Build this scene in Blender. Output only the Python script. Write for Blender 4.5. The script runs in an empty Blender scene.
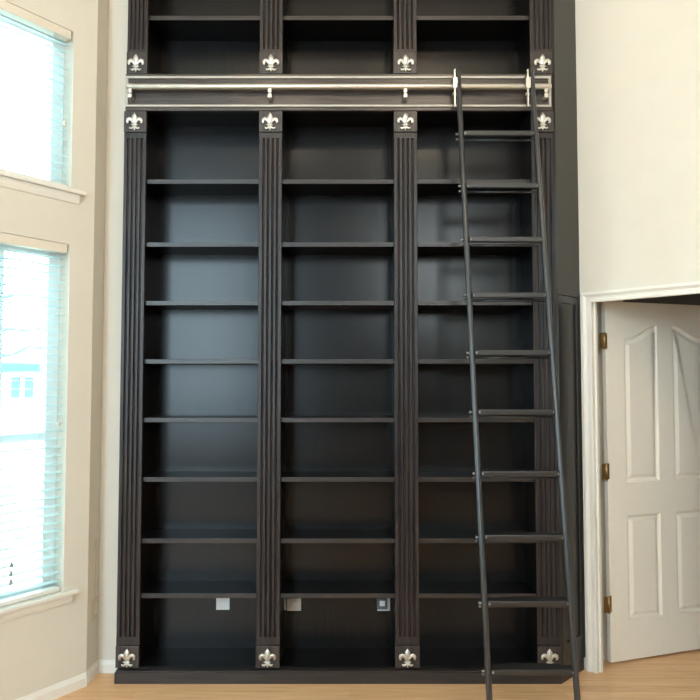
import bpy, bmesh, math, random
from mathutils import Vector, Matrix

random.seed(4)
S = bpy.context.scene
COL = S.collection
PI = math.pi

# ------------------------------------------------------------------ camera
cam_data = bpy.data.cameras.new('camera')
cam_data.sensor_width = 36
cam_data.lens = 36 * 680 / 700
cam_data.clip_start = 0.05
cam = bpy.data.objects.new('camera', cam_data)
COL.objects.link(cam)
cam.location = (0, 0, 1.59)
cam.rotation_euler = (math.radians(90 + 2.65), 0, 0)
S.camera = cam

# ------------------------------------------------------------------ world, lights, exposure
S.view_settings.view_transform = 'Standard'
S.view_settings.look = 'None'
S.view_settings.gamma = 1
S.view_settings.use_curve_mapping = False
S.view_settings.exposure = 0.0

world = bpy.data.worlds.new('overcast_sky')
S.world = world
world.use_nodes = True
bg = world.node_tree.nodes['Background']
bg.inputs[0].default_value = (0.74, 0.92, 1.0, 1)
bg.inputs[1].default_value = 11.0


def area_light(name, loc, rot, sx, sy, power, color, portal=False):
    l = bpy.data.lights.new(name, 'AREA')
    l.shape = 'RECTANGLE'
    l.size, l.size_y = sx, sy
    l.energy = power
    l.color = color
    if portal:
        l.cycles.is_portal = True
    o = bpy.data.objects.new(name, l)
    COL.objects.link(o)
    o.location = loc
    o.rotation_euler = rot
    return o


# daylight entering by the tall window of the wall opposite the bookcase
area_light('rear_window_daylight', (-2.5, -3.22, 2.7), (math.radians(90), 0, 0), 1.9, 3.6, 88, (0.42, 0.74, 1.0))
area_light('rear_warm_fill', (1.3, -3.22, 3.5), (math.radians(90), 0, 0), 1.3, 1.8, 26, (1.0, 0.86, 0.70))  # added unseen warm light, raised to reflect in the upper right bay


def bulb(name, loc, power, radius, color):
    l = bpy.data.lights.new(name, 'POINT')
    l.energy = power
    l.shadow_soft_size = radius
    l.color = color
    o = bpy.data.objects.new(name, l)
    COL.objects.link(o)
    o.location = loc


bulb('chandelier_light', (-0.66, 0.9, 4.35), 33, 0.10, (1.0, 0.80, 0.56))
bulb('chandelier_light', (0.74, 0.9, 4.35), 58, 0.10, (1.0, 0.80, 0.56))
bulb('hall_light', (3.1, 5.2, 2.3), 4.0, 0.10, (1.0, 0.86, 0.68))


# ------------------------------------------------------------------ materials
def new_mat(name):
    m = bpy.data.materials.new(name)
    m.use_nodes = True
    nt = m.node_tree
    return m, nt, nt.nodes, nt.links, nt.nodes['Principled BSDF']


def ramp(nodes, stops):
    r = nodes.new('ShaderNodeValToRGB')
    cr = r.color_ramp
    while len(cr.elements) < len(stops):
        cr.elements.new(0.5)
    for e, (p, c) in zip(cr.elements, stops):
        e.position = p
        e.color = (*c, 1)
    return r


def simple(name, color, rough=0.5, metal=0.0, spec=0.5, noise=0.06, scale=30, bump=0.0):
    m, nt, N, L, b = new_mat(name)
    tc = N.new('ShaderNodeTexCoord')
    nz = N.new('ShaderNodeTexNoise')
    nz.inputs['Scale'].default_value = scale
    nz.inputs['Detail'].default_value = 4
    L.new(tc.outputs['Object'], nz.inputs['Vector'])
    lo = tuple(max(0, c * (1 - noise)) for c in color)
    hi = tuple(min(1, c * (1 + noise)) for c in color)
    r = ramp(N, [(0.3, lo), (0.7, hi)])
    L.new(nz.outputs['Fac'], r.inputs['Fac'])
    L.new(r.outputs['Color'], b.inputs['Base Color'])
    b.inputs['Roughness'].default_value = rough
    b.inputs['Metallic'].default_value = metal
    b.inputs['Specular IOR Level'].default_value = spec
    if bump:
        bp = N.new('ShaderNodeBump')
        bp.inputs['Strength'].default_value = bump
        bp.inputs['Distance'].default_value = 0.002
        L.new(nz.outputs['Fac'], bp.inputs['Height'])
        L.new(bp.outputs['Normal'], b.inputs['Normal'])
    return m


def dark_wood(name, axis, lo, hi, rough, spec, bump=0.2, vary=0.07):
    """espresso stained open-grain wood; grain runs along axis (0=x, 2=z)"""
    m, nt, N, L, b = new_mat(name)
    tc = N.new('ShaderNodeTexCoord')
    mp = N.new('ShaderNodeMapping')
    sc = [38, 38, 38]
    sc[axis] = 1.3
    mp.inputs['Scale'].default_value = sc
    L.new(tc.outputs['Object'], mp.inputs['Vector'])
    nz = N.new('ShaderNodeTexNoise')
    nz.inputs['Scale'].default_value = 1.6
    nz.inputs['Detail'].default_value = 7
    nz.inputs['Roughness'].default_value = 0.65
    nz.inputs['Distortion'].default_value = 1.2
    L.new(mp.outputs['Vector'], nz.inputs['Vector'])
    r = ramp(N, [(0.36, lo), (0.5, tuple((a + c) / 2 for a, c in zip(lo, hi))), (0.66, hi)])
    L.new(nz.outputs['Fac'], r.inputs['Fac'])
    L.new(r.outputs['Color'], b.inputs['Base Color'])
    rr = N.new('ShaderNodeMapRange')
    rr.inputs['To Min'].default_value = rough + vary
    rr.inputs['To Max'].default_value = rough - vary
    L.new(nz.outputs['Fac'], rr.inputs['Value'])
    L.new(rr.outputs['Result'], b.inputs['Roughness'])
    b.inputs['Specular IOR Level'].default_value = spec
    bp = N.new('ShaderNodeBump')
    bp.inputs['Strength'].default_value = bump
    bp.inputs['Distance'].default_value = 0.001
    L.new(nz.outputs['Fac'], bp.inputs['Height'])
    L.new(bp.outputs['Normal'], b.inputs['Normal'])
    return m


def floor_mat():
    m, nt, N, L, b = new_mat('light_oak_laminate')
    tc = N.new('ShaderNodeTexCoord')
    br = N.new('ShaderNodeTexBrick')
    br.offset = 0.37
    br.inputs['Scale'].default_value = 1.0
    br.inputs['Brick Width'].default_value = 1.1
    br.inputs['Row Height'].default_value = 0.066
    br.inputs['Mortar Size'].default_value = 0.0008
    br.inputs['Mortar Smooth'].default_value = 0.1
    br.inputs['Bias'].default_value = -0.2
    br.inputs['Color1'].default_value = (0.78, 0.475, 0.25, 1)
    br.inputs['Color2'].default_value = (0.86, 0.575, 0.335, 1)
    br.inputs['Mortar'].default_value = (0.64, 0.38, 0.20, 1)
    L.new(tc.outputs['Object'], br.inputs['Vector'])
    mp = N.new('ShaderNodeMapping')
    mp.inputs['Scale'].default_value = (2.0, 45, 20)
    L.new(tc.outputs['Object'], mp.inputs['Vector'])
    nz = N.new('ShaderNodeTexNoise')
    nz.inputs['Scale'].default_value = 1.5
    nz.inputs['Detail'].default_value = 6
    nz.inputs['Distortion'].default_value = 0.8
    L.new(mp.outputs['Vector'], nz.inputs['Vector'])
    r = ramp(N, [(0.3, (0.80, 0.74, 0.66)), (0.7, (1.06, 1.06, 1.06))])
    L.new(nz.outputs['Fac'], r.inputs['Fac'])
    mx = N.new('ShaderNodeMix')
    mx.data_type = 'RGBA'
    mx.blend_type = 'MULTIPLY'
    mx.inputs[0].default_value = 1
    L.new(br.outputs['Color'], mx.inputs[6])
    L.new(r.outputs['Color'], mx.inputs[7])
    L.new(mx.outputs[2], b.inputs['Base Color'])
    b.inputs['Roughness'].default_value = 0.38
    return m


def glass_mat():
    m = bpy.data.materials.new('window_glass')
    m.use_nodes = True
    N, L = m.node_tree.nodes, m.node_tree.links
    N.clear()
    out = N.new('ShaderNodeOutputMaterial')
    tr = N.new('ShaderNodeBsdfTransparent')
    tr.inputs[0].default_value = (0.93, 0.98, 0.98, 1)
    gl = N.new('ShaderNodeBsdfGlossy')
    gl.inputs['Roughness'].default_value = 0.02
    fr = N.new('ShaderNodeFresnel')
    fr.inputs[0].default_value = 1.3
    mx = N.new('ShaderNodeMixShader')
    L.new(fr.outputs[0], mx.inputs[0])
    L.new(tr.outputs[0], mx.inputs[1])
    L.new(gl.outputs[0], mx.inputs[2])
    L.new(mx.outputs[0], out.inputs[0])
    return m


def slat_mat():
    m, nt, N, L, b = new_mat('translucent_white_slat')
    out = N['Material Output']
    b.inputs['Base Color'].default_value = (0.82, 0.86, 0.86, 1)
    b.inputs['Roughness'].default_value = 0.4
    t = N.new('ShaderNodeBsdfTranslucent')
    t.inputs[0].default_value = (0.74, 0.93, 0.96, 1)
    mx = N.new('ShaderNodeMixShader')
    mx.inputs[0].default_value = 0.6
    L.new(b.outputs[0], mx.inputs[1])
    L.new(t.outputs[0], mx.inputs[2])
    L.new(mx.outputs[0], out.inputs[0])
    return m


M = dict(
    wood_v=dark_wood('espresso_upright_shaded', 2, (0.0014, 0.0012, 0.0015), (0.006, 0.0044, 0.0042), 0.34, 0.18, 0.08),  # base darkened to deepen the shade inside the bays
    wood_back=dark_wood('espresso_back_shade_tint', 2, (0.0014, 0.0014, 0.0018), (0.0105, 0.0080, 0.0074), 0.25, 0.34, 0.02, 0.03),  # low tone tinted blue to paint in the navy shade
    wood_h=dark_wood('espresso_board_shaded', 0, (0.0016, 0.0014, 0.0016), (0.008, 0.0058, 0.0054), 0.34, 0.20, 0.1),  # base darkened to deepen the shade under the shelves
    wood_e=dark_wood('espresso_edge_lightened', 0, (0.016, 0.0125, 0.012), (0.042, 0.033, 0.030), 0.34, 0.45, 0.1),  # sheen of the shelf fronts put into the colour; plinth shares it
    wood_p=dark_wood('espresso_pilaster_sheen', 2, (0.0085, 0.0062, 0.0064), (0.040, 0.0285, 0.027), 0.36, 0.36),  # lighter copy: the room reflected on the fronts is put into the colour
    wood_r=dark_wood('espresso_block_sheen', 2, (0.014, 0.0105, 0.010), (0.062, 0.047, 0.043), 0.36, 0.42, 0.1),  # raised tone paints in the warm lamp reflected on the blocks
    wood_f=dark_wood('espresso_fascia_sheen', 0, (0.020, 0.015, 0.013), (0.085, 0.064, 0.055), 0.32, 0.45, 0.1),  # lightened grain stands in for the ceiling and lamp reflection
    wood_s=dark_wood('espresso_side_sheen', 2, (0.018, 0.0155, 0.0135), (0.024, 0.0205, 0.018), 0.30, 0.42, 0.02, 0.02),  # lighter base stands in for the cream wall mirrored in this side
    wall=simple('cream_wall_paint', (0.72, 0.665, 0.575), 0.75, noise=0.015, scale=8, bump=0.03),
    darkened_wall=simple('wall_darkened_for_shade', (0.13, 0.11, 0.095), 0.8, noise=0.03),  # darkened in colour to keep the hall and bookcase reflections dark
    ceiling=simple('white_ceiling_paint', (0.80, 0.79, 0.76), 0.85, noise=0.01),
    trim=simple('white_trim_paint', (0.82, 0.78, 0.71), 0.38, noise=0.01),
    door=simple('cream_door_paint', (0.84, 0.765, 0.655), 0.42, noise=0.01),
    vinyl=simple('white_vinyl', (0.86, 0.90, 0.91), 0.4, noise=0.01),
    nickel=simple('brushed_nickel', (0.60, 0.565, 0.51), 0.38, metal=0.9, noise=0.05, scale=60),
    pewter=simple('cast_pewter', (0.60, 0.575, 0.53), 0.38, metal=0.8, noise=0.10, scale=90, bump=0.2),
    steel=simple('blackened_steel', (0.020, 0.022, 0.026), 0.32, spec=0.75, noise=0.03, scale=10),
    tread=simple('dark_tread', (0.017, 0.0155, 0.015), 0.36, spec=0.6, noise=0.2, scale=40),
    bolt=simple('bolt_steel', (0.26, 0.27, 0.28), 0.35, metal=1.0, noise=0.05),
    rubber=simple('black_rubber', (0.015, 0.015, 0.015), 0.7, noise=0.1),
    brass=simple('antique_brass', (0.36, 0.24, 0.11), 0.38, metal=0.9, noise=0.15, scale=60),
    plate=simple('white_plastic', (0.78, 0.79, 0.79), 0.4, noise=0.01),
    beige=simple('beige_plastic', (0.62, 0.53, 0.42), 0.5, noise=0.02),
    taupe=simple('pale_taupe_plastic', (0.60, 0.53, 0.47), 0.45, noise=0.02),
    grey=simple('grey_plastic', (0.10, 0.105, 0.11), 0.4, noise=0.04),
    headrail=simple('cream_headrail', (0.76, 0.68, 0.57), 0.5, noise=0.01),
    slat=slat_mat(),
    strip=simple('pale_sheen_strip', (0.46, 0.42, 0.37), 0.45, metal=0.15, noise=0.03),  # moulding edges bright from reflection, painted as a pale tone
    bead=simple('grey_bead', (0.30, 0.33, 0.36), 0.5, noise=0.02),
    glass=glass_mat(),
    floor=floor_mat(),
    ground=simple('pale_street', (0.62, 0.63, 0.60), 0.9, noise=0.08, scale=2),
    siding=simple('pale_siding', (0.46, 0.47, 0.46), 0.8, noise=0.04, scale=4),
    shingle=simple('slate_blue_shingle', (0.06, 0.15, 0.17), 0.8, noise=0.2, scale=10),
    darkpane=simple('house_window_pane', (0.06, 0.16, 0.18), 0.2, noise=0.1),
    bark=simple('pale_bark', (0.09, 0.19, 0.19), 0.9, noise=0.2),
)


# ------------------------------------------------------------------ mesh helpers
class MB:
    """collects shapes, then links them as ONE mesh object"""

    def __init__(self, fn=None):
        self.bm = bmesh.new()
        self.fn = fn  # maps local (a,b,c) to world

    def P(self, p):
        return Vector(self.fn(*p)) if self.fn else Vector(p)

    def box(self, x0, x1, y0, y1, z0, z1, bevel=0.0):
        t = bmesh.new()
        pts = [(x, y, z) for x in (x0, x1) for y in (y0, y1) for z in (z0, z1)]
        v = [t.verts.new(p) for p in pts]
        for f in ((0, 1, 3, 2), (4, 6, 7, 5), (0, 4, 5, 1), (2, 3, 7, 6), (0, 2, 6, 4), (1, 5, 7, 3)):
            t.faces.new([v[i] for i in f])
        if bevel:
            bmesh.ops.bevel(t, geom=t.edges[:], offset=bevel, segments=2, profile=0.6, affect='EDGES')
        self.merge(t)

    def merge(self, t):
        mp = {v: self.bm.verts.new(self.P(v.co)) for v in t.verts}
        for f in t.faces:
            try:
                nf = self.bm.faces.new([mp[v] for v in f.verts])
                nf.smooth = f.smooth
            except ValueError:
                pass
        t.free()

    def prism(self, poly, a0, a1, axis=2, bevel=0.0, smooth=False):
        """poly: 2-D outline in the other two axes, extruded along axis"""
        t = bmesh.new()

        def mk(u, v, a):
            c = [u, v]
            c.insert(axis, a)
            return t.verts.new(c)
        lo = [mk(u, v, a0) for u, v in poly]
        hi = [mk(u, v, a1) for u, v in poly]
        n = len(poly)
        t.faces.new(lo)
        t.faces.new(hi)
        for i in range(n):
            f = t.faces.new((lo[i], lo[(i + 1) % n], hi[(i + 1) % n], hi[i]))
            f.smooth = smooth
        if bevel:
            bmesh.ops.recalc_face_normals(t, faces=t.faces[:])
            bmesh.ops.bevel(t, geom=t.edges[:], offset=bevel, segments=2, affect='EDGES')
        self.merge(t)

    def tube(self, pts, radii, n=12, flat=None):
        """round bar through pts; flat=(axis, factor) squashes it along an axis about each point"""
        t = bmesh.new()
        pts = [Vector(p) for p in pts]
        if not hasattr(radii, '__len__'):
            radii = [radii] * len(pts)
        rings = []
        prev = None
        for i, p in enumerate(pts):
            d = (pts[min(i + 1, len(pts) - 1)] - pts[max(i - 1, 0)]).normalized()
            if prev is None:
                up = Vector((0, 1, 0)) if abs(d.y) < 0.9 else Vector((1, 0, 0))
            else:
                up = prev
            x = d.cross(up).normalized()
            y = x.cross(d).normalized()
            prev = y
            ring = []
            for k in range(n):
                a = 2 * PI * k / n
                off = (x * math.cos(a) + y * math.sin(a)) * radii[i]
                if flat:
                    off[flat[0]] *= flat[1]
                ring.append(t.verts.new(p + off))
            rings.append(ring)
        for a, b in zip(rings, rings[1:]):
            for k in range(n):
                f = t.faces.new((a[k], a[(k + 1) % n], b[(k + 1) % n], b[k]))
                f.smooth = True
        t.faces.new(rings[0][::-1])
        t.faces.new(rings[-1])
        self.merge(t)

    def ball(self, c, r, sx=1, sy=1, sz=1, n=12):
        t = bmesh.new()
        bmesh.ops.create_uvsphere(t, u_segments=n, v_segments=max(6, n // 2 + 2), radius=r)
        for v in t.verts:
            v.co = Vector((v.co.x * sx + c[0], v.co.y * sy + c[1], v.co.z * sz + c[2]))
        for f in t.faces:
            f.smooth = True
        self.merge(t)

    def build(self, name, mat, parent=None, origin=None, label=None, smooth=False):
        bmesh.ops.recalc_face_normals(self.bm, faces=self.bm.faces[:])
        me = bpy.data.meshes.new(name)
        if origin is not None:
            bmesh.ops.translate(self.bm, verts=self.bm.verts[:], vec=-Vector(origin))
        self.bm.to_mesh(me)
        self.bm.free()
        me.materials.append(mat)
        o = bpy.data.objects.new(name, me)
        COL.objects.link(o)
        if origin is not None:
            o.location = origin
        if parent is not None:
            adopt(o, parent)
        if label:
            o['label'] = label
        return o


def world_loc(o):
    v = Vector(o.location)
    while o.parent:
        o = o.parent
        v = v + Vector(o.location)
    return v


def adopt(o, parent):
    o.location = Vector(o.location) - world_loc(parent)
    o.parent = parent


def empty(name, loc, label, cat, group=None):
    o = bpy.data.objects.new(name, None)
    o.empty_display_size = 0.1
    COL.objects.link(o)
    o.location = loc
    return tag(o, label, cat, group)


def tag(o, label=None, cat=None, group=None, kind=None):
    for k, v in (('label', label), ('category', cat), ('group', group), ('kind', kind)):
        if v:
            o[k] = v
    return o


def wall(name, fn, length0, length1, height, thick, openings, mat, label):
    """fn(s, o, z): s along the wall, o towards the room.  openings: (s0, s1, z0, z1)"""
    b = MB(fn)
    ss = sorted({length0, length1} | {o[0] for o in openings} | {o[1] for o in openings})
    zs = sorted({0, height} | {o[2] for o in openings} | {o[3] for o in openings})
    for i in range(len(ss) - 1):
        z_start = None
        for j in range(len(zs) - 1):
            cs, cz = (ss[i] + ss[i + 1]) / 2, (zs[j] + zs[j + 1]) / 2
            hole = any(o[0] < cs < o[1] and o[2] < cz < o[3] for o in openings)
            if not hole and z_start is None:
                z_start = zs[j]
            if z_start is not None and (hole or j == len(zs) - 2):
                b.box(ss[i], ss[i + 1], -thick, 0, z_start, zs[j] if hole else zs[j + 1])
                z_start = None
    o = b.build(name, mat)
    return tag(o, label, 'wall', kind='structure')


# ------------------------------------------------------------------ room shell
RH = 5.0
A = Vector((-1.383, 3.64))
D = Vector((0.581, 0.814))
NI = Vector((0.814, -0.581))


def LW(s, o, z):      # left window wall: s from the corner towards the viewer, o into the room
    p = A - D * s + NI * o
    return (p.x, p.y, z)


C0 = Vector((1.3125, 3.8325))
RD = Vector((0.70711, -0.70711))
RN = Vector((-0.70711, -0.70711))


def RW(s, o, z):      # right door wall
    p = C0 + RD * s + RN * o
    return (p.x, p.y, z)


b = MB()
b.box(-4.2, 5.5, -3.4, 7.0, -0.1, 0)
tag(b.build('floor', M['floor']), 'light oak strip floor running under the bookcase and door', 'floor', kind='structure')
b = MB()
b.box(-4.2, 3.2, -3.4, 4.1, RH, RH + 0.1)
tag(b.build('ceiling', M['ceiling']), 'high white ceiling of the room', 'ceiling', kind='structure')

WS0, WS1 = 0.14, 1.12
UP = (2.56, 3.444)
LO = (0.50, 2.306)
FAR = 4.55
wall('wall_left', LW, 0.0, FAR, RH, 0.14, [(WS0, WS1, *UP), (WS0, WS1, *LO)], M['wall'],
     'cream wall on the left holding the two stacked windows')
wall('wall_left_corner', lambda s, o, z: (-1.385 + o, 3.64 + s, z), 0.0, 0.34, RH, 0.14, [], M['wall'],
     'narrow cream return wall between the window wall and the bookcase alcove')
wall('wall_back', lambda s, o, z: (s, 3.965 - o, z), -1.385, 1.6, RH, 0.1, [], M['wall'],
     'wall behind the dark bookcase')
b = MB()
b.box(-1.384, -1.2335, 3.80, 3.964, 0, RH)
tag(b.build('wall_back_pier', M['wall']), 'pale grey strip of wall left of the bookcase', 'wall', kind='structure')
DS0, DS1, DZ = 0.044, 0.95, 2.072
wall('wall_right', RW, -0.19, 2.1, RH, 0.060, [(DS0, DS1, -1, DZ)], M['wall'],
     'cream wall on the right around and above the open door')
endL = LW(FAR, 0, 0)
wall('wall_left_rear', lambda s, o, z: (endL[0] + o, s, z), -3.2, endL[1] + 0.1, RH, 0.14, [], M['wall'], 'cream wall far to the left')
endR = RW(2.1, 0, 0)
wall('wall_right_side', lambda s, o, z: (endR[0] - o, s, z), -3.2, endR[1], RH, 0.12, [], M['wall'], 'cream wall far to the right')
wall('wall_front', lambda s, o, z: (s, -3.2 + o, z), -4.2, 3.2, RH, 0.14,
     [(-3.45, -1.55, 0.9, 4.5), (0.65, 1.95, 2.6, 4.4)], M['darkened_wall'], 'unseen wall opposite the bookcase, darkened so its reflection stays dark, with a tall window and an added opening')
# the hall beyond the door
wall('wall_hall', lambda s, o, z: (s, 6.3 - o, z), 0.9, 5.3, 2.6, 0.1, [], M['darkened_wall'], 'hall wall beyond the open door')  # hall gloom is put into the dark wall colour
wall('wall_hall_side', lambda s, o, z: (5.2 - o, s, z), 1.4, 6.3, 2.6, 0.1, [], M['darkened_wall'], 'hall side wall beyond the open door')
wall('wall_hall_left', lambda s, o, z: (1.16 + o, s, z), 4.07, 6.3, 2.6, 0.1, [], M['darkened_wall'], 'hall wall behind the bookcase side')
wall('wall_hall_front', lambda s, o, z: (s, 1.9 + o, z), 3.05, 5.2, 2.6, 0.1, [], M['darkened_wall'], 'hall wall nearest the room')
b = MB()
hp = [(1.06, 4.07), RW(-0.05, -0.061, 0)[:2], RW(2.1, -0.061, 0)[:2], (2.95, 1.9), (5.3, 1.9), (5.3, 6.4), (1.06, 6.4)]
b.prism(hp, 2.45, 2.55)
tag(b.build('ceiling_hall', M['ceiling']), 'hall ceiling beyond the open door', 'ceiling', kind='structure')


# baseboards
def baseboard(name, fn, s0, s1, label):
    b = MB(fn)
    b.prism([(0.0, 0.0), (0.013, 0.0), (0.013, 0.045), (0.009, 0.056), (0.006, 0.066), (0.0, 0.068)], s0, s1, axis=0)
    return tag(b.build(name, M['trim']), label, 'baseboard', kind='structure')


baseboard('baseboard_left', LW, 0.004, FAR, 'white baseboard under the left windows')
baseboard('baseboard_left_corner', lambda s, o, z: (-1.385 + o, 3.64 + s, z), -0.002, 0.16, 'short white baseboard in the left corner')
baseboard('baseboard_back', lambda s, o, z: (s, 3.80 - o, z), -1.385, -1.245, 'white baseboard beside the bookcase foot')
baseboard('baseboard_right', RW, 1.05, 2.1, 'white baseboard right of the door')


# ------------------------------------------------------------------ left windows
def build_window(name, z0, z1, stool_z, mullion, rail_z, label, wl, s_off=0.0):
    s0, s1 = WS0 + s_off, WS1 + s_off
    o0, o1 = -0.125, -0.085
    g = MB(LW)
    g.box(s0 + 0.001, s1 - 0.001, -0.109, -0.104, z0 + 0.001, z1 - 0.001)
    w = g.build(name, M['glass'])
    tag(w, label, 'window', kind='structure')
    f = MB(LW)
    fw = 0.066
    f.box(s0, s0 + fw, o0, o1, z0, z1, 0.003)
    f.box(s1 - fw, s1, o0, o1, z0, z1, 0.003)
    f.box(s0, s1, o0, o1, z0, z0 + fw, 0.003)
    f.box(s0, s1, o0, o1, z1 - fw, z1, 0.003)
    if mullion:
        f.box(s0 + 0.297, s0 + 0.355, o0, o1, z0, z1, 0.003)
    if rail_z:
        f.box(s0, s1, o0 + 0.005, o1 - 0.005, rail_z - 0.018, rail_z + 0.018, 0.003)
    f.build('window_frame', M['vinyl'], w)
    # stool and apron
    st = MB(LW)
    st.box(s0 - 0.068, s1 + 0.068, 0.0, 0.036, stool_z - 0.021, stool_z, 0.005)
    st.box(s0, s1, -0.085, 0.0, stool_z - 0.018, stool_z)
    st.build('window_sill', M['trim'], w)
    ap = MB(LW)
    ap.prism([(0.0, stool_z - 0.07), (0.008, stool_z - 0.066), (0.014, stool_z - 0.05), (0.016, stool_z - 0.021), (0.0, stool_z - 0.021)],
             s0 - 0.043, s1 + 0.043, axis=0)
    ap.build('sill_apron', M['trim'], w)
    return w


def build_blind(z0, z1, label, wand_z, tassels, tilt=0.0, s_off=0.0):
    s0, s1 = WS0 + 0.012 + s_off, WS1 - 0.012 + s_off
    base = LW((s0 + s1) / 2, -0.03, z0)
    r = empty('window_blind', base, label, 'blind', 'white slatted window blinds')
    h = MB(LW)
    h.box(s0, s1, -0.056, -0.004, z1 - 0.047, z1 - 0.001, 0.003)
    h.build('headrail', M['headrail'], r)
    sl = MB(LW)
    pitch = 0.0425
    z = z1 - 0.075
    while z > z0 + 0.045:
        prof = [(-0.054, -0.002), (-0.043, 0.0008), (-0.03, 0.002), (-0.017, 0.0008), (-0.006, -0.002),
                (-0.006, -0.0002), (-0.017, 0.0026), (-0.03, 0.0038), (-0.043, 0.0026), (-0.054, -0.0002)]
        sl.prism([(o, z + dz - tilt * (o + 0.03)) for o, dz in prof], s0 + 0.004, s1 - 0.004, axis=0)
        z -= pitch
    sl.build('slats', M['slat'], r)
    br = MB(LW)
    br.box(s0 + 0.002, s1 - 0.002, -0.054, -0.006, z0 + 0.003, z0 + 0.024, 0.004)
    br.build('bottom_rail', M['trim'], r)
    for s in (s0 + 0.10, (s0 + s1) / 2, s1 - 0.10):
        c = MB(LW)
        for o in (-0.0555, -0.0045):
            c.tube([(s, o, z1 - 0.04), (s, o, z0 + 0.02)], 0.0011, 6)
        c.build('ladder_cord', M['plate'], r)
    wd = MB(LW)
    sw = s0 + 0.033
    wd.tube([(sw, 0.0, z1 - 0.03), (sw, 0.0, wand_z)], 0.001, 6)
    wd.tube([(sw, 0.0, wand_z + 0.012), (sw, 0.0, wand_z), (sw, 0.0, wand_z - 0.02)], [0.003, 0.007, 0.009], 8)
    wd.build('pull_cord', M['headrail'], r)
    for s, tz in tassels:
        t = MB(LW)
        t.tube([(s, 0.004, tz + 0.014), (s, 0.004, tz), (s, 0.004, tz - 0.014)], [0.003, 0.007, 0.008], 8)
        t.build('cord_tassel', M['bead'], r)
    return r


build_window('window_1', *UP, 2.594, False, None, 'upper left window, bright behind a white slatted blind', None)
build_window('window_2', *LO, 0.520, True, 1.31, 'lower left window, tall, with a meeting rail behind the blind', None)
build_blind(2.594, UP[1], 'shorter white slatted blind in the upper left window', 2.94, [], 0.30)
build_blind(0.520, LO[1], 'tall white slatted blind in the lower left window', 1.38, [(0.415, 0.715), (0.417, 0.675), (0.416, 0.635)])
for k, (sa, z0, z1) in enumerate(((WS0, *UP), (WS0, *LO))):
    p = LW(sa + 0.49, -0.18, (z0 + z1) / 2)
    area_light('window_portal', p, (math.radians(90), 0, math.atan2(-NI.x, NI.y)), 0.98, z1 - z0, 1, (1, 1, 1), portal=True)

# wall plate and cable on the short return wall
r = empty('wall_plate', (-1.385, 3.75, 0.355), 'small beige wall plate low on the narrow left return wall', 'wall plate')
b = MB()
b.box(-1.385, -1.379, 3.712, 3.786, 0.306, 0.418, 0.002)
b.build('cover', M['beige'], r)
b = MB()
b.box(-1.379, -1.374, 3.737, 3.761, 0.332, 0.392, 0.0015)
b.build('rocker', M['headrail'], r)
b = MB()
b.box(-1.385, -1.379, 3.738, 3.748, 0.418, 0.74, 0.001)
tag(b.build('cable_cover', M['beige']), 'thin beige cable strip rising from the wall plate', 'cable')

# ------------------------------------------------------------------ door, casing, jamb
SI, SO, ZI, ZJ = 0.060, 0.932, 2.030, 2.056
prof = [(0.0, 0.0), (0.0, 0.010), (0.004, 0.014), (0.016, 0.014), (0.020, 0.010), (0.030, 0.011), (0.038, 0.017), (0.044, 0.022),
        (0.051, 0.022), (0.055, 0.018), (0.061, 0.018), (0.061, 0.0)]
b = MB(RW)
t = bmesh.new()
rows = []
for u, v in prof:
    rows.append([t.verts.new(p) for p in ((SI - u, v, 0), (SI - u, v, ZI + u), (SO + u, v, ZI + u), (SO + u, v, 0))])
n = len(rows)
for i in range(n):
    for k in range(3):
        t.faces.new((rows[i][k], rows[i][k + 1], rows[(i + 1) % n][k + 1], rows[(i + 1) % n][k]))
t.faces.new([rw[0] for rw in rows])
t.faces.new([rw[3] for rw in rows])
b.merge(t)
tr = b.build('trim_1', M['trim'])
tag(tr, 'white moulded casing around the open door', 'door casing', kind='structure')
b = MB(RW)
b.box(DS0, SI, -0.062, 0.002, 0, ZJ)
b.box(SO, DS1, -0.062, 0.002, 0, ZJ)
b.box(DS0, DS1, -0.062, 0.002, ZJ, DZ)
b.box(SI, SI + 0.011, -0.040, -0.018, 0, ZJ)
b.box(SO - 0.011, SO, -0.040, -0.018, 0, ZJ)
b.box(SI, SO, -0.040, -0.018, ZJ - 0.011, ZJ)
b.build('jamb', M['trim'], tr)

P1 = Vector((1.466, 3.897))
DD = Vector((0.61, 0.202)).normalized()
DN = Vector((DD.y, -DD.x))


def DR(s, o, z):
    p = P1 + DD * s + DN * o
    return (p.x, p.y, z)


DW, DH0, DH1 = 0.845, 0.012, 2.052


def door_panel_outlines():
    outs = []
    for a, c in ((0.128, 0.367), (0.478, 0.717)):
        outs.append([(a, 0.232), (c, 0.232), (c, 0.823), (a, 0.823)])
    n = 14
    for a, c, flip in ((0.128, 0.367, 0), (0.478, 0.717, 1)):
        top = []
        for i in range(n + 1):
            q = i / n
            h = 1.842 + 0.080 * (0.5 - 0.5 * math.cos(PI * q ** 1.15))
            top.append((q, h))
        if flip:
            pts = [(a, 1.012), (c, 1.012)] + [(c - (c - a) * q, h) for q, h in top]
        else:
            pts = [(a, 1.012), (c, 1.012)] + [(c - (c - a) * (1 - q), h) for q, h in reversed(top)]
        outs.append(pts)
    return outs


def inset(poly, d):
    n = len(poly)
    res = []
    for i in range(n):
        p0, p1, p2 = Vector(poly[i - 1]), Vector(poly[i]), Vector(poly[(i + 1) % n])
        e1, e2 = (p1 - p0).normalized(), (p2 - p1).normalized()
        n1, n2 = Vector((-e1.y, e1.x)), Vector((-e2.y, e2.x))
        bis = (n1 + n2)
        k = d / max(0.35, bis.dot(n1))
        res.append(tuple(p1 + bis * k))
    return res


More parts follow.
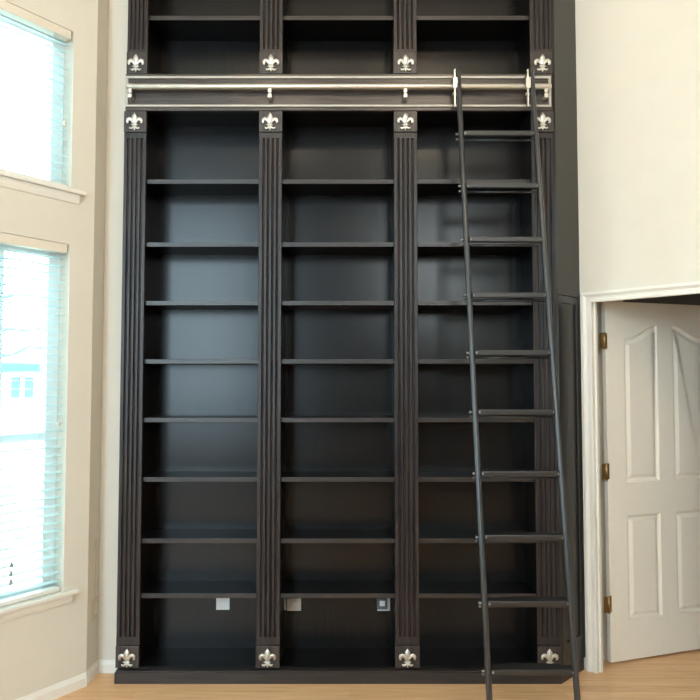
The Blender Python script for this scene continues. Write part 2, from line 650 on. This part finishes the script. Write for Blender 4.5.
b = MB(DR)
t = bmesh.new()
TH = 0.028
for side in (0.0, -TH):
    sg = 1 if side == 0 else -1
    def loop(poly, o):
        vs = [t.verts.new((u, o, v)) for u, v in poly]
        return vs
    outer = loop([(0, DH0), (DW, DH0), (DW, DH1), (0, DH1)], side)
    if side == 0:
        front = outer
    else:
        back = outer
    for poly in door_panel_outlines():
        rings = [loop(poly, side), loop(inset(poly, 0.005), side - sg * 0.006), loop(inset(poly, 0.013), side - sg * 0.012),
                 loop(inset(poly, 0.019), side - sg * 0.012), loop(inset(poly, 0.040), side - sg * 0.003)]
        m_ = len(poly)
        for r0, r1 in zip(rings, rings[1:]):
            for i in range(m_):
                t.faces.new((r0[i], r0[(i + 1) % m_], r1[(i + 1) % m_], r1[i]))
        t.faces.new(rings[-1])

    def flat(*pts):
        t.faces.new([t.verts.new((u, side, v)) for u, v in pts])

    def rect(u0, u1, v0, v1):
        flat((u0, v0), (u1, v0), (u1, v1), (u0, v1))
    for u0, u1 in ((0, 0.128), (0.367, 0.478), (0.717, DW)):
        rect(u0, u1, DH0, DH1)
    for u0, u1 in ((0.128, 0.367), (0.478, 0.717)):
        rect(u0, u1, DH0, 0.232)
        rect(u0, u1, 0.823, 1.012)
    for poly in door_panel_outlines()[2:]:
        arch = poly[2:]
        for (ua, va), (ub, vb) in zip(arch, arch[1:]):
            flat((ua, va), (ub, vb), (ub, DH1), (ua, DH1))
for i in range(4):
    t.faces.new((front[i], front[(i + 1) % 4], back[(i + 1) % 4], back[i]))
b.merge(t)
leaf = b.build('door_1', M['door'])
tag(leaf, 'cream four-panel door with arched upper panels standing ajar into the hall', 'door', kind='structure')
for z in (1.823, 1.080, 0.338):
    b = MB(DR)
    b.tube([(-0.016, 0.012, z - 0.047), (-0.016, 0.012, z + 0.047)], 0.0075, 10)
    b.box(-0.044, -0.014, 0.006, 0.011, z - 0.044, z + 0.044)
    b.box(-0.014, 0.006, 0.0, 0.008, z - 0.044, z + 0.044)
    b.build('hinge', M['brass'], leaf)
b = MB(DR)
for sg, o in ((1, 0.0), (-1, -TH)):
    b.tube([(DW - 0.065, o, 0.95), (DW - 0.065, o + sg * 0.006, 0.95)], 0.030, 16)
    b.tube([(DW - 0.065, o, 0.95), (DW - 0.065, o + sg * 0.03, 0.95)], 0.010, 12)
    b.tube([(DW - 0.065, o + sg * x, 0.95) for x in (0.026, 0.034, 0.046, 0.056, 0.060)], [0.012, 0.024, 0.028, 0.022, 0.008], 16)
b.build('door_knob', M['brass'], leaf)

# ------------------------------------------------------------------ bookcase
PX = [-1.1745, -0.436, 0.3045, 1.0575]
HW = [0.056, 0.0630, 0.0635, 0.0625]
YF = 3.676
ZTOP = 4.02
bc = empty('bookcase', (-0.06, 3.66, 0),
           'tall espresso-stained built-in bookcase with three shelf bays and fluted pilasters', 'bookcase')


def part(mb, name, mat, parent=None, label=None):
    return mb.build(name, mat, parent or bc, label=label)


# plinth with its chamfered right end
b = MB()
b.prism([(-1.240, 3.655), (1.113, 3.655), (1.293, 3.835), (1.293, 3.845), (1.13, 3.955), (-1.228, 3.955), (-1.228, 3.795), (-1.240, 3.795)], 0, 0.058, bevel=0.0)
b.prism([(-1.236, 3.660), (1.111, 3.660), (1.288, 3.837), (1.288, 3.845), (1.13, 3.955), (-1.228, 3.955), (-1.228, 3.795), (-1.236, 3.795)], 0.058, 0.066)
part(b, 'plinth', M['wood_e'])

# back panels, one per bay
bays = [(PX[i] + HW[i] - 0.003, PX[i + 1] - HW[i + 1] + 0.003) for i in range(3)]
for x0, x1 in bays:
    b = MB()
    b.box(x0 - 0.03, x1 + 0.03, 3.94, 3.955, 0.066, ZTOP)
    part(b, 'back_panel', M['wood_back'])
# uprights behind the pilasters
for i, x in enumerate(PX):
    b = MB()
    x0, x1 = x - HW[i] + 0.003, x + HW[i] - 0.003
    b.box(x0, x1, 3.697, 3.94, 0.066, ZTOP)
    part(b, 'upright', M['wood_v'])
# decks and shelves


def shelf(b, x0, x1, z):
    b.box(x0 + 0.0005, x1 - 0.0005, 3.7055, 3.939, z - 0.0115, z + 0.0115)
    o = part(b, 'shelf', M['wood_h'])
    e = MB()
    e.box(x0 + 0.0005, x1 - 0.0005, 3.702, 3.7055, z - 0.012, z + 0.012, 0.0012)
    e.build('edge_sheen_band', M['wood_e'], o)  # added strip whose lighter colour stands for reflected room light


SZ = [0.442, 0.733, 1.061, 1.381, 1.699, 2.018, 2.341, 2.691]
for x0, x1 in bays:
    b = MB()
    b.box(x0, x1, 3.692, 3.94, 0.066, 0.076)
    part(b, 'bottom_deck', M['wood_h'])
    for z in SZ:
        b = MB()
        shelf(b, x0, x1, z)
    b = MB()
    b.box(x0, x1, 3.690, 3.94, 3.093, 3.285)
    part(b, 'section_divider', M['wood_h'])
    b = MB()
    shelf(b, x0, x1, 3.6155)
b = MB()
b.prism([(-1.245, 3.650), (1.115, 3.650), (1.284, 3.822), (1.13, 3.955), (-1.228, 3.955), (-1.228, 3.79), (-1.245, 3.79)], ZTOP, ZTOP + 0.05)
part(b, 'top_board', M['wood_h'])


# fleur-de-lis casting, about 0.1 m tall, flattened in depth
def fleur_mesh(cx, y, cz):
    b = MB()
    k = 0.098
    fl = (1, 0.55)
    yo = y - 0.006

    def pt(u, v, dy=0.0):
        return (cx + u * k, yo - dy, cz + v * k)
    b.tube([pt(0, -0.18), pt(0, 0.0), pt(0, 0.14), pt(0, 0.26), pt(0, 0.36), pt(0, 0.45), pt(0, 0.52)],
           [0.07 * k, 0.095 * k, 0.15 * k, 0.17 * k, 0.13 * k, 0.065 * k, 0.006 * k], 12, fl)
    for sg in (-1, 1):
        b.tube([pt(sg * 0.05, -0.16), pt(sg * 0.10, 0.00), pt(sg * 0.19, 0.12), pt(sg * 0.285, 0.155), pt(sg * 0.365, 0.11),
                pt(sg * 0.395, 0.02), pt(sg * 0.375, -0.06), pt(sg * 0.33, -0.065)],
               [0.05 * k, 0.07 * k, 0.095 * k, 0.115 * k, 0.11 * k, 0.085 * k, 0.065 * k, 0.035 * k], 10, fl)
        b.tube([pt(sg * 0.03, -0.22), pt(sg * 0.09, -0.33), pt(sg * 0.18, -0.385), pt(sg * 0.26, -0.36), pt(sg * 0.285, -0.31)],
               [0.045 * k, 0.055 * k, 0.06 * k, 0.05 * k, 0.03 * k], 10, fl)
    b.tube([pt(0, -0.20), pt(0, -0.33), pt(0, -0.43), pt(0, -0.50)], [0.05 * k, 0.065 * k, 0.055 * k, 0.01 * k], 10, fl)
    b.tube([pt(-0.19, -0.20, 0.002), pt(-0.1, -0.195, 0.003), pt(0.1, -0.195, 0.003), pt(0.19, -0.20, 0.002)],
           [0.035 * k, 0.05 * k, 0.05 * k, 0.035 * k], 10, (1, 0.6))
    return b


def rosette(parent, x, hw, z0, z1, fx, dz):
    b = MB()
    b.box(x - hw - 0.001, x + hw + 0.001, YF - 0.007, 3.697, z0, z1, 0.003)
    b.build('rosette_block', M['wood_r'], parent)
    f = fleur_mesh(fx, YF - 0.007, (z0 + z1) / 2 + dz)
    f.build('fleur_de_lis', M['pewter'], parent, label='silver fleur-de-lis ornament')


def fluted_shaft(x, hw, z0, z1, f0, f1, name):
    """box with four rounded flutes between f0 and f1"""
    b = MB()
    yb = 3.697
    g = 0.0068
    prof = [(x - hw, yb), (x - hw, YF + 0.002), (x - hw + 0.002, YF)]
    for q in (0.2, 0.4, 0.6, 0.8):
        cx = x - hw + 2 * hw * q
        prof.append((cx - g, YF))
        for a in (30, 60, 90, 120, 150):
            prof.append((cx - g * math.cos(math.radians(a)), YF + 0.011 * math.sin(math.radians(a))))
        prof.append((cx + g, YF))
    prof += [(x + hw - 0.002, YF), (x + hw, YF + 0.002), (x + hw, yb)]
    b.prism(prof, f0, f1)
    if z1 > f1:
        b.box(x - hw, x + hw, YF, yb, f1, z1)
    b.box(x - hw, x + hw, YF, yb, z0, f0)
    return part(b, name, M['wood_p'])


FXB = [-1.179, -0.436, 0.304, 1.055]
FXT = [-1.181, -0.438, 0.304, 1.0555]
for i, x in enumerate(PX):
    lx, lh = (x - 0.005, HW[i] + 0.005) if i == 0 else (x, HW[i])
    lo = fluted_shaft(lx, lh, 0.193, 2.955, 0.236, 2.925, 'lower_pilaster')
    rosette(lo, lx, lh, 0.076, 0.190, FXB[i], -0.004)
    rosette(lo, lx, lh, 2.958, 3.074, FXT[i], -0.003)
    up = fluted_shaft(x, HW[i], 3.408, ZTOP, 3.424, ZTOP, 'upper_pilaster')
    rosette(up, x, HW[i], 3.284, 3.405, FXT[i] + 0.003, -0.005)

# fascia carrying the ladder rail
b = MB()
b.box(-1.234, 1.112, 3.668, 3.692, 3.076, 3.281, 0.002)
fas = part(b, 'fascia', M['wood_f'])
b = MB()
fx0, fx1, fy0, fy1 = -1.232, 1.104, 3.660, 3.669
b.box(fx0, fx1, fy0, fy1, 3.254, 3.266, 0.002)
b.box(fx0, fx1, fy0, fy1, 3.095, 3.106, 0.002)
b.box(fx0, fx0 + 0.014, fy0, fy1, 3.106, 3.254, 0.002)
b.box(fx1 - 0.014, fx1, fy0, fy1, 3.106, 3.254, 0.002)
b.build('frame_moulding', M['strip'], fas, label='frame moulding with its pale edge reflection put into the colour')
RY, RZ = 3.628, 3.192
b = MB()
b.tube([(-1.214, RY, RZ), (-1.205, RY, RZ), (1.085, RY, RZ), (1.094, RY, RZ)], [0.012, 0.0155, 0.0155, 0.012], 20)
lr = part(b, 'ladder_rail', M['nickel'], label='brushed metal tube the ladder hooks over')
for bx in (-1.195, -0.436, 0.301, 1.066):
    b = MB()
    b.box(bx - 0.010, bx + 0.010, 3.618, 3.638, 3.157, 3.180, 0.004)
    b.box(bx - 0.005, bx + 0.005, 3.622, 3.634, 3.148, 3.160, 0.001)
    b.box(bx - 0.011, bx + 0.011, 3.616, 3.668, 3.128, 3.150, 0.004)
    b.build('rail_bracket', M['nickel'], lr)

# chamfered side on the right: smooth above, framed below
CA = Vector((1.124, 3.661))
CD = Vector((0.70711, 0.70711))
CN = Vector((0.70711, -0.70711))


def CP(s, o, z):
    p = CA + CD * s + CN * o
    return (p.x, p.y, z)


b = MB(CP)
W = 0.258
b.box(0, W, -0.016, 0.0, 2.085, ZTOP)
b.box(0, W, -0.016, -0.009, 0.066, 2.085)
b.box(0.0, W, -0.009, 0.004, 2.062, 2.088, 0.002)
sp = part(b, 'side_panel', M['wood_s'])
b = MB(CP)
b.box(0.002, 0.045, -0.009, 0.001, 0.066, 2.06, 0.002)
b.box(W - 0.052, W - 0.002, -0.009, 0.001, 0.066, 2.06, 0.002)
b.box(0.045, W - 0.052, -0.009, 0.001, 2.02, 2.06, 0.002)
b.box(0.045, W - 0.052, -0.009, 0.001, 0.066, 0.20, 0.002)
b.build('panel_frame', M['wood_s'], sp)


# ------------------------------------------------------------------ outlets on the back panels
def outlet(x0, x1, z0, z1, mat, label, sockets=True):
    c = ((x0 + x1) / 2, 3.94, (z0 + z1) / 2)
    r = empty('wall_outlet', c, label, 'outlet', 'outlet plates at the back of the lowest shelf')
    b = MB()
    b.box(x0, x1, 3.933, 3.9405, z0, z1, 0.002)
    b.build('cover_plate', mat, r)
    if sockets:
        b = MB()
        b.box(c[0] - 0.020, c[0] + 0.020, 3.9305, 3.934, c[2] - 0.022, c[2] + 0.022, 0.0015)
        b.build('socket', mat, r)
    return r


outlet(-0.762, -0.686, 0.292, 0.360, M['plate'], 'white outlet plate at the back of the left bay')
outlet(-0.359, -0.279, 0.286, 0.356, M['taupe'], 'pale taupe outlet plate at the left of the middle bay')
outlet(-0.3755, -0.362, 0.290, 0.356, M['bead'], 'narrow grey outlet plate beside the middle pilaster, left of the taupe plate', False)
outlet(0.155, 0.228, 0.286, 0.357, M['plate'], 'white outlet plate behind a grey adapter at the right of the middle bay', False)
r = empty('plug_adapter', (0.188, 3.93, 0.328), 'dark grey plug-in adapter with a pale square on the right middle outlet', 'adapter')
b = MB()
b.box(0.152, 0.210, 3.905, 3.9325, 0.302, 0.362, 0.004)
b.build('housing', M['grey'], r)
b = MB()
b.box(0.168, 0.198, 3.902, 3.906, 0.322, 0.352, 0.002)
b.build('front_square', M['plate'], r)


# ------------------------------------------------------------------ library ladder
def LX(side, z):
    return (0.633 - 0.0152 * z) if side == 0 else (1.031 - 0.0155 * z)


def LY(z):
    return 3.123 + 0.1473 * z


ld = empty('library_ladder', (0.83, LY(0), 0), 'black metal library ladder leaning on the rail in front of the right bay', 'ladder')
for s in (0, 1):
    b = MB()
    ztop = 3.288
    zz = [0.045, 0.05, 1.0, 2.0, ztop - 0.012, ztop - 0.003, ztop]
    b.tube([(LX(s, z), LY(z), z) for z in zz], [0.013, 0.0145, 0.0145, 0.0145, 0.0145, 0.011, 0.006], 14)
    b.build('side_rail', M['steel'], ld)
    # wheel at the foot
    b = MB()
    x = LX(s, 0)
    b.tube([(x - 0.012, LY(0.0), 0.034), (x + 0.012, LY(0.0), 0.034)], 0.034, 18)
    w = b.build('wheel', M['rubber'], ld)
    b = MB()
    b.box(x - 0.020, x - 0.014, LY(0) - 0.014, LY(0) + 0.020, 0.022, 0.10, 0.002)
    b.box(x + 0.014, x + 0.020, LY(0) - 0.014, LY(0) + 0.020, 0.022, 0.10, 0.002)
    b.build('wheel_fork', M['steel'], w)
    # hook plate over the tube
    b = MB()
    hx = LX(s, RZ) - (0.020 if s == 0 else 0.024)
    yb, yf = RY + 0.02, 3.578
    b.box(hx - 0.004, hx + 0.004, 3.583, 3.603, 3.065, 3.270, 0.002)
    b.box(hx - 0.010, hx + 0.014, 3.580, 3.606, 3.165, 3.225, 0.003)
    b.tube([(hx, 3.593, 3.23), (hx, 3.600, 3.243), (hx, RY, 3.250), (hx, 3.652, 3.235)], 0.006, 10)
    b.tube([(hx, 3.593, 3.14), (hx, 3.604, 3.135)], 0.012, 10)
    h = b.build('hook_bracket', M['nickel'], ld, label='silver hook over the rail')
    b = MB()
    b.tube([(hx - 0.008, RY, 3.2205), (hx + 0.008, RY, 3.2205)], 0.0125, 14)
    b.build('roller', M['bolt'], h)
for i in range(10):
    z = 2.900 - 0.292 * i
    y = LY(z)
    x0, x1 = LX(0, z), LX(1, z)
    b = MB()
    # front nosing, sloping tread plate with a bowed back edge, and the rear rod
    b.box(x0 + 0.014, x1 - 0.014, y - 0.020, y + 0.006, z - 0.014, z + 0.014, 0.006)
    n = 12
    t = bmesh.new()
    top, bot = [], []
    for k in range(n + 1):
        q = k / n
        bx = x0 + 0.014 + (x1 - x0 - 0.028) * q
        yb = y + 0.040 + 0.022 * math.sin(PI * q)
        top.append((t.verts.new((bx, y, z + 0.010)), t.verts.new((bx, yb, z + 0.011))))
        bot.append((t.verts.new((bx, y, z + 0.002)), t.verts.new((bx, yb, z + 0.003))))
    for k in range(n):
        t.faces.new((top[k][0], top[k + 1][0], top[k + 1][1], top[k][1]))
        t.faces.new((bot[k][0], bot[k][1], bot[k + 1][1], bot[k + 1][0]))
        t.faces.new((top[k][1], top[k + 1][1], bot[k + 1][1], bot[k][1]))
        t.faces.new((top[k][0], bot[k][0], bot[k + 1][0], top[k + 1][0]))
    b.merge(t)
    rg = b.build('rung', M['tread'], ld)
    b = MB()
    b.tube([(x0 + 0.010, y + 0.026, z - 0.023), (x1 - 0.010, y + 0.026, z - 0.023)], 0.0065, 10)
    b.build('lower_rod', M['steel'], rg)
    xl, xr = LX(0, z), LX(1, z)
    for p, q, rad in (((xl - 0.012, y, z), (xl - 0.028, y, z), 0.0075),
                      ((xl - 0.008, y + 0.018, z - 0.022), (xl - 0.024, y + 0.018, z - 0.022), 0.0065),
                      ((xl + 0.014, y - 0.014, z), (xl + 0.024, y - 0.014, z), 0.0085),
                      ((xr - 0.014, y - 0.014, z), (xr - 0.021, y - 0.014, z), 0.0075)):
        b = MB()
        b.tube([p, q], rad, 8)
        b.build('bolt', M['bolt'], rg)

# ------------------------------------------------------------------ outdoors, seen through the blinds
b = MB()
b.box(-60, -1.6, -30, 60, -0.25, -0.15)
tag(b.build('ground', M['ground']), 'bright pale yard and street outside the left windows', 'ground', kind='structure')
hs = empty('neighbour_house', (-15, 29, -0.15), 'pale house across the street seen through the lower left window', 'house')
b = MB()
b.box(-24, -12.9, 28, 34, -0.15, 2.3)
b.build('house_wall', M['siding'], hs)
b = MB()
b.prism([(27.4, 2.0), (27.4, 2.35), (31, 3.2), (34.6, 2.35), (34.6, 2.0)], -24.5, -12.6, axis=0)
b.build('roof', M['siding'], hs)
b = MB()
b.box(-24.6, -12.5, 27.3, 27.45, 1.95, 2.35)
b.build('eave', M['shingle'], hs)
for wx in (-13.9, -13.35):
    b = MB()
    b.box(wx, wx + 0.32, 27.94, 28.02, 0.9, 1.75)
    b.build('house_window', M['darkpane'], hs)
tr_ = empty('bare_tree', (-9.4, 19.5, -0.15), 'bare branching tree outside the lower left window', 'tree')
b = MB()
bx, by = -10.4, 19.5
b.tube([(bx, by, -0.15), (bx + 0.05, by, 1.6), (bx - 0.05, by, 3.0), (bx + 0.1, by, 5.0)], [0.12, 0.10, 0.08, 0.03], 8)
b.build('trunk', M['bark'], tr_)
for pts in ([(-10.4, 2.9), (-9.8, 3.1), (-9.3, 3.05), (-8.7, 3.15)], [(-10.4, 2.3), (-9.7, 2.35), (-9.2, 2.6), (-8.5, 2.45)],
            [(-10.4, 3.9), (-9.6, 4.1), (-9.0, 4.05)], [(-10.4, 3.4), (-11.2, 3.7), (-11.8, 3.6)]):
    b = MB()
    b.tube([(x, by, z) for x, z in pts], [0.06, 0.045, 0.035, 0.02][:len(pts)], 6)
    b.build('branch', M['bark'], tr_)
